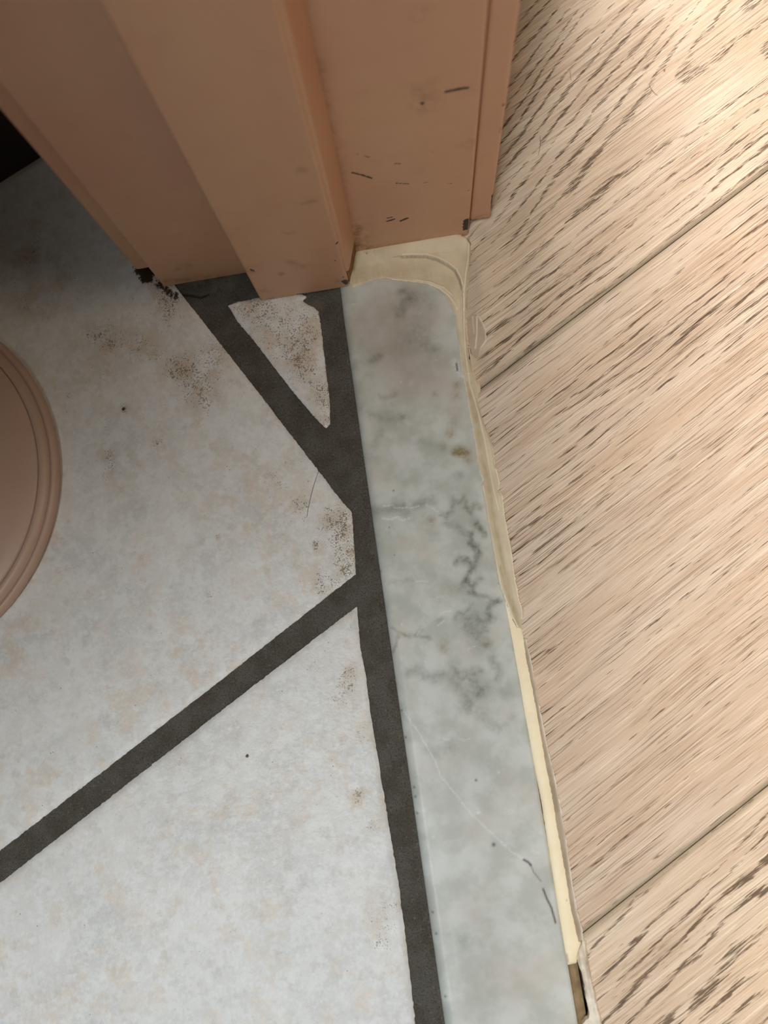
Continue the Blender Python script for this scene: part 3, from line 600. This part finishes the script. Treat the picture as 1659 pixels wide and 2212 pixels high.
jc = [(c2([(1097, 470), (1150, 458), (1212, 449)], YJ), .75, .85), (c2([(975, 530)], YJ), 1.1, .8), (c2([(637, 788), (648, 791)], YJ), .6, .75), (c2([(682, 798), (704, 804)], YJ), .5, .7), (c2([(617, 883), (655, 892), (718, 912)], YJ), .55, .9),
      (c2([(837, 838), (868, 838)], YJ), .55, .75), (c2([(845, 938), (908, 941)], YJ), .5, .8), (c2([(985, 936), (1010, 934)], YJ), .4, .7), (c2([(1020, 778), (1036, 778)], YJ), .5, .65), (c2([(1125, 828), (1127, 842)], YJ), .45, .6), (c2([(1105, 938), (1130, 940)], YJ), .5, .6),
      (c2([(797, 1117), (820, 1112)], YJ), .45, .9), (c2([(797, 1133), (833, 1122)], YJ), .6, 1.), (c2([(866, 1131), (902, 1117)], YJ), .7, 1.), (c2([(818, 1078)], YJ), .4, .7), (c2([(1203, 1128), (1200, 1170)], YJ), 1.7, 1.), (c2([(1212, 975)], YJ), .8, .6), (c2([(1218, 1195), (1225, 1215)], YJ), 1.0, .7),
      (c2([(970, 1224)], YJ), .4, .7), (c2([(565, 1180), (570, 1290)], YJ), 1.0, .6)]
js = [(c2([(985, 470), (985, 530)], YJ), 5, .35), (c2([(600, 1180), (620, 1330), (640, 1290)], YJ), 7, .9), (c2([(580, 1250), (600, 1370)], YJ), 5, .8), (c2([(965, 65)], YJ), 3, .3), (c2([(1215, 730)], YJ), 3, .3), (c2([(700, 1270), (1000, 1222)], YJ), 1.5, .35), (c2([(430, 300), (520, 800), (570, 1100)], YJ), 3.5, .35),
      (c1([(910, 1375), (960, 1360)], YJ), 2.5, .35), (c1([(850, 1440), (1250, 1400)], YJ), 1.6, .4)]
sc_ = [(c2([(541, 1247)], YS), .9, .95), (c2([(295, 1150)], YS), .5, .7), (c2([(578, 1440), (590, 1450)], YS), 1.6, 1.), (c2([(572, 1418)], YS), .6, .9), (c2([(530, 1335)], YS), .9, .6), (c1([(1285, 1380), (1300, 1388)], YS), 1.2, .6), (c2([(360, 870)], YS), .0001, 0), (c1([(1520, 1505), (1600, 1500)], YS), .7, .7), (c1([(1440, 1402)], YS), .0001, 0), (c2([(470, 1268)], YS), .4, .7)]
ss = [(c2([(360, 870)], YS), 2.2, .4), (c2([(270, 1195), (320, 1193)], YS), 1.4, .4), (c2([(340, 1045), (420, 1030)], YS), 1.6, .35), (c1([(1290, 1380)], YS), 3, .5), (c1([(1350, 1490)], YS), 2.6, .4), (c1([(1440, 1402)], YS), 1.6, .45), (c1([(1330, 1535), (1640, 1495)], YS), 1.3, .5), (c2([(555, 1440)], YS), 2.5, .5), (c2([(300, 1340), (380, 1365)], YS), 2.2, .3), (c2([(260, 1400)], YS), 1.6, .4)]
ZD = 185.0
panel('jamb', -101.8, 42.3, YJ, 0.6, ZD, 0.6, jc, js, frame, 26)
# stop: its right side slopes back to the jamb
def stop():
    x0, x1, h = -57.0, -15.2, 0.5
    o = panel('door_stop', x0, x1, YS, 0.8, ZD, h, sc_, ss, frame, YJ + 0.5 - YS)
    return o
stop()
prism('stop_return', [(-15.6, YS + 1.0), (-13.9, YS + 1.3, 1.2), (-9.4, YJ + .4), (-15.6, YJ + .4)], 13.0, ZT, PAINT, frame)
prism('bare_foot', [(-15.0, YS + 1.8), (-10.6, YJ - 1.5), (-9.8, YJ + .4), (-15.0, YJ + .4)], 0.9, 13.0, STAINED, frame)['label'] = 'stained bare wood at the foot of the stop'
prism('casing', [(-111.2, 176.0, 2.0), (-101.8, 176.0), (-101.8, 246), (-111.2, 246, 2.0)], 9.0, ZT, PAINT, frame)['label'] = 'left casing edge, stained at the foot'
rc = [(c2([(1337, 1000), (1333, 1072)], 173), .6, 1.), (c2([(1385, 545), (1395, 535)], 173), .8, .6), (c2([(1335, 915)], 173), .6, .6), (c2([(1290, 975)], 173), .6, .6), (c2([(1370, 680), (1380, 650)], 173), .6, .5)]
panel('casing', 42.9, 52.4, 173.0, 8.0, ZD, 0.5, rc, [(c2([(1240, 1120), (1330, 1090)], 173), 1.2, .4)], frame, 70)
tag(box('wall_back', -99, 40, 196, 1500, 0.2, 2400, PLASTER), 'wall that ends in the door frame', 'wall', kind='structure')

tag(box('shade_wall', 40, 165, 550, 1500, 0.2, 2400, PLASTER), 'unseen wall block added to shade the oak planks near the sill', 'wall', kind='structure')  # out-of-view block, added to keep hall light off the planks by the sill

# ------------------------------------------------------------------ dark cupboard in the corner, behind the casing
cup = empty('cupboard', (-0.25, 0.32, 0.0))
tag(cup, 'dark brown cupboard base in deep shadow at the far left behind the door frame', 'cupboard')
dv = np.array([0.909, 0.417]); nv = np.array([-0.417, 0.909]); p0 = np.array([-176.3, 237.6])
def cb(s0, s1, d0, d1): return [p0 + dv * s0 + nv * d0, p0 + dv * s1 + nv * d0, p0 + dv * s1 + nv * d1, p0 + dv * s0 + nv * d1]
prism('plinth', cb(-1500, 48, 0, 300), -0.4, 92, DARKWOOD, cup)
prism('carcass', cb(-1500, 42, -38, 300), 92, 860, DARKWOOD, cup)
prism('shade_worktop', cb(-1510, -188, -446, 305), 860, 895, DARKWOOD, cup)  # out-of-view wide overhang, added to shade the upper-left tile

# ------------------------------------------------------------------ round plastic base on the tile
rb = empty('round_base', (-0.24346, 0.09587, 0.0))
tag(rb, 'round pinkish-beige plastic base with a rolled rim resting on the tile', 'base')
def lathe(name, prof, mat, parent, n=128):
    cx, cy = -243.46, 95.87; V = []; Fc = []
    for i in range(n):
        a = 2 * math.pi * i / n
        for r, z in prof: V.append(((cx + r * math.cos(a)) / 1000, (cy + r * math.sin(a)) / 1000, z / 1000))
    m = len(prof)
    for i in range(n):
        for j in range(m - 1): Fc.append([i * m + j, ((i + 1) % n) * m + j, ((i + 1) % n) * m + j + 1, i * m + j + 1])
    o = mesh_obj(name, V, Fc, mat, parent, True); o.data.set_sharp_from_angle(angle=math.radians(60)); return o
R0 = 86.9
lathe('rim', [(R0 - 2, 0.2), (R0 - .6, 0.6), (R0, 2.2), (R0 - .3, 4.2), (R0 - 1.2, 5.6), (R0 - 2.2, 5.7), (R0 - 3.2, 4.6), (R0 - 3.5, 4.2), (R0 - 3.9, 4.8), (R0 - 5.2, 6.2), (R0 - 7.2, 6.6), (R0 - 7.9, 6.2), (R0 - 8.1, 3.0)], PINK, rb)
lathe('cover', [(R0 - 8.0, 4.0), (R0 - 8.2, 6.1), (R0 - 8.9, 6.6), (R0 - 14, 7.6), (R0 - 24, 9.8), (R0 - 40, 12.8), (R0 - 60, 14.6), (0.01, 15.2)], PINK, rb)

# ------------------------------------------------------------------ hairs and crumbs
def hair(name, pts, r, label, z=0.25, cat='hair', mat=HAIR):
    q = ats(pts); t = np.linspace(0, 1, 25); n = len(q) - 1              # a thin six-sided tube along a Bezier curve
    c = sum(math.comb(n, k) * ((1 - t) ** (n - k) * t ** k)[:, None] * q[k] for k in range(n + 1)) if n > 1 else q[0] + (q[-1] - q[0]) * t[:, None]
    d = np.gradient(c, axis=0); d /= np.linalg.norm(d, axis=1)[:, None]; s_ = np.stack([-d[:, 1], d[:, 0]], 1)
    V = []; Fc = []
    for i in range(len(t)):
        rr = r * (0.35 + 0.65 * math.sin(math.pi * min(max(t[i], 0.08), 0.92)) ** 0.5)
        for k in range(6):
            a = 2 * math.pi * k / 6
            V.append(((c[i, 0] + s_[i, 0] * rr * math.cos(a)) / 1000, (c[i, 1] + s_[i, 1] * rr * math.cos(a)) / 1000, (z + rr * math.sin(a)) / 1000))
    for i in range(len(t) - 1):
        for k in range(6): Fc.append([i * 6 + k, i * 6 + (k + 1) % 6, (i + 1) * 6 + (k + 1) % 6, (i + 1) * 6 + k])
    Fc += [list(range(6))[::-1], [(len(t) - 1) * 6 + k for k in range(6)]]
    return tag(mesh_obj(name, V, Fc, mat, None, True), label, cat)
hair('hair', crop([(540, 120), (470, 300), (420, 500), (385, 725)], 600, 1000, 6.145), 0.09, 'fine curved hair lying on the large tile near its cut corner', 0.12)
hair('hair', crop([(365, 1615), (385, 1720), (345, 1855)], 1100, 0, 5.53), 0.09, 'short dark hair on the plank beside the casing', 0.1)
hair('hair', crop([(1050, 430), (1060, 470), (1095, 490)], 960, 0, 2.373), 0.07, 'faint bent hair on the pale plank right of the frame', 0.1)
hair('splinter', crop([(725, 830), (740, 960)], 1100, 0, 5.53), 0.16, 'tiny straw-coloured splinter on the upper plank', 0.12, 'splinter', plain('straw', (200, 170, 110), (186, 154, 98)))
def crumb(px, py, r, label, mat, cat='crumb', seed=0):
    c = at(px, py); rng = np.random.RandomState(seed)
    import bmesh
    bm = bmesh.new(); bmesh.ops.create_icosphere(bm, subdivisions=1, radius=r / 1000)
    for v in bm.verts: v.co *= 0.8 + 0.4 * rng.rand(); v.co.z *= 0.6
    me = bpy.data.meshes.new('crumb'); bm.to_mesh(me); bm.free(); me.materials.append(mat)
    o = bpy.data.objects.new('crumb', me); COL.objects.link(o); o.location = (c[0] / 1000, c[1] / 1000, r * 0.55 / 1000)
    return tag(o, label, cat)
crumb(1435, 151, 0.5, 'amber crumb on the upper plank near the top right', plain('amber', (190, 150, 70), (170, 130, 56)), seed=1)
crumb(268, 884, 0.9, 'dark brown crumb on the large tile right of the round base', plain('brown_crumb', (90, 60, 36), (70, 46, 28)), seed=2)
crumb(143, 908, 0.55, 'white crumb on the tile touching the round base rim', plain('white_crumb', (225, 222, 215), (215, 212, 204)), seed=3)
crumb(437, 1026, 0.55, 'white round speck in the middle of the large tile', plain('white_speck', (222, 222, 218), (212, 212, 206)), seed=4)
crumb(534, 1633, 0.7, 'olive brown crumb on the lower tile', plain('olive_crumb', (120, 104, 70), (100, 86, 56)), seed=5)
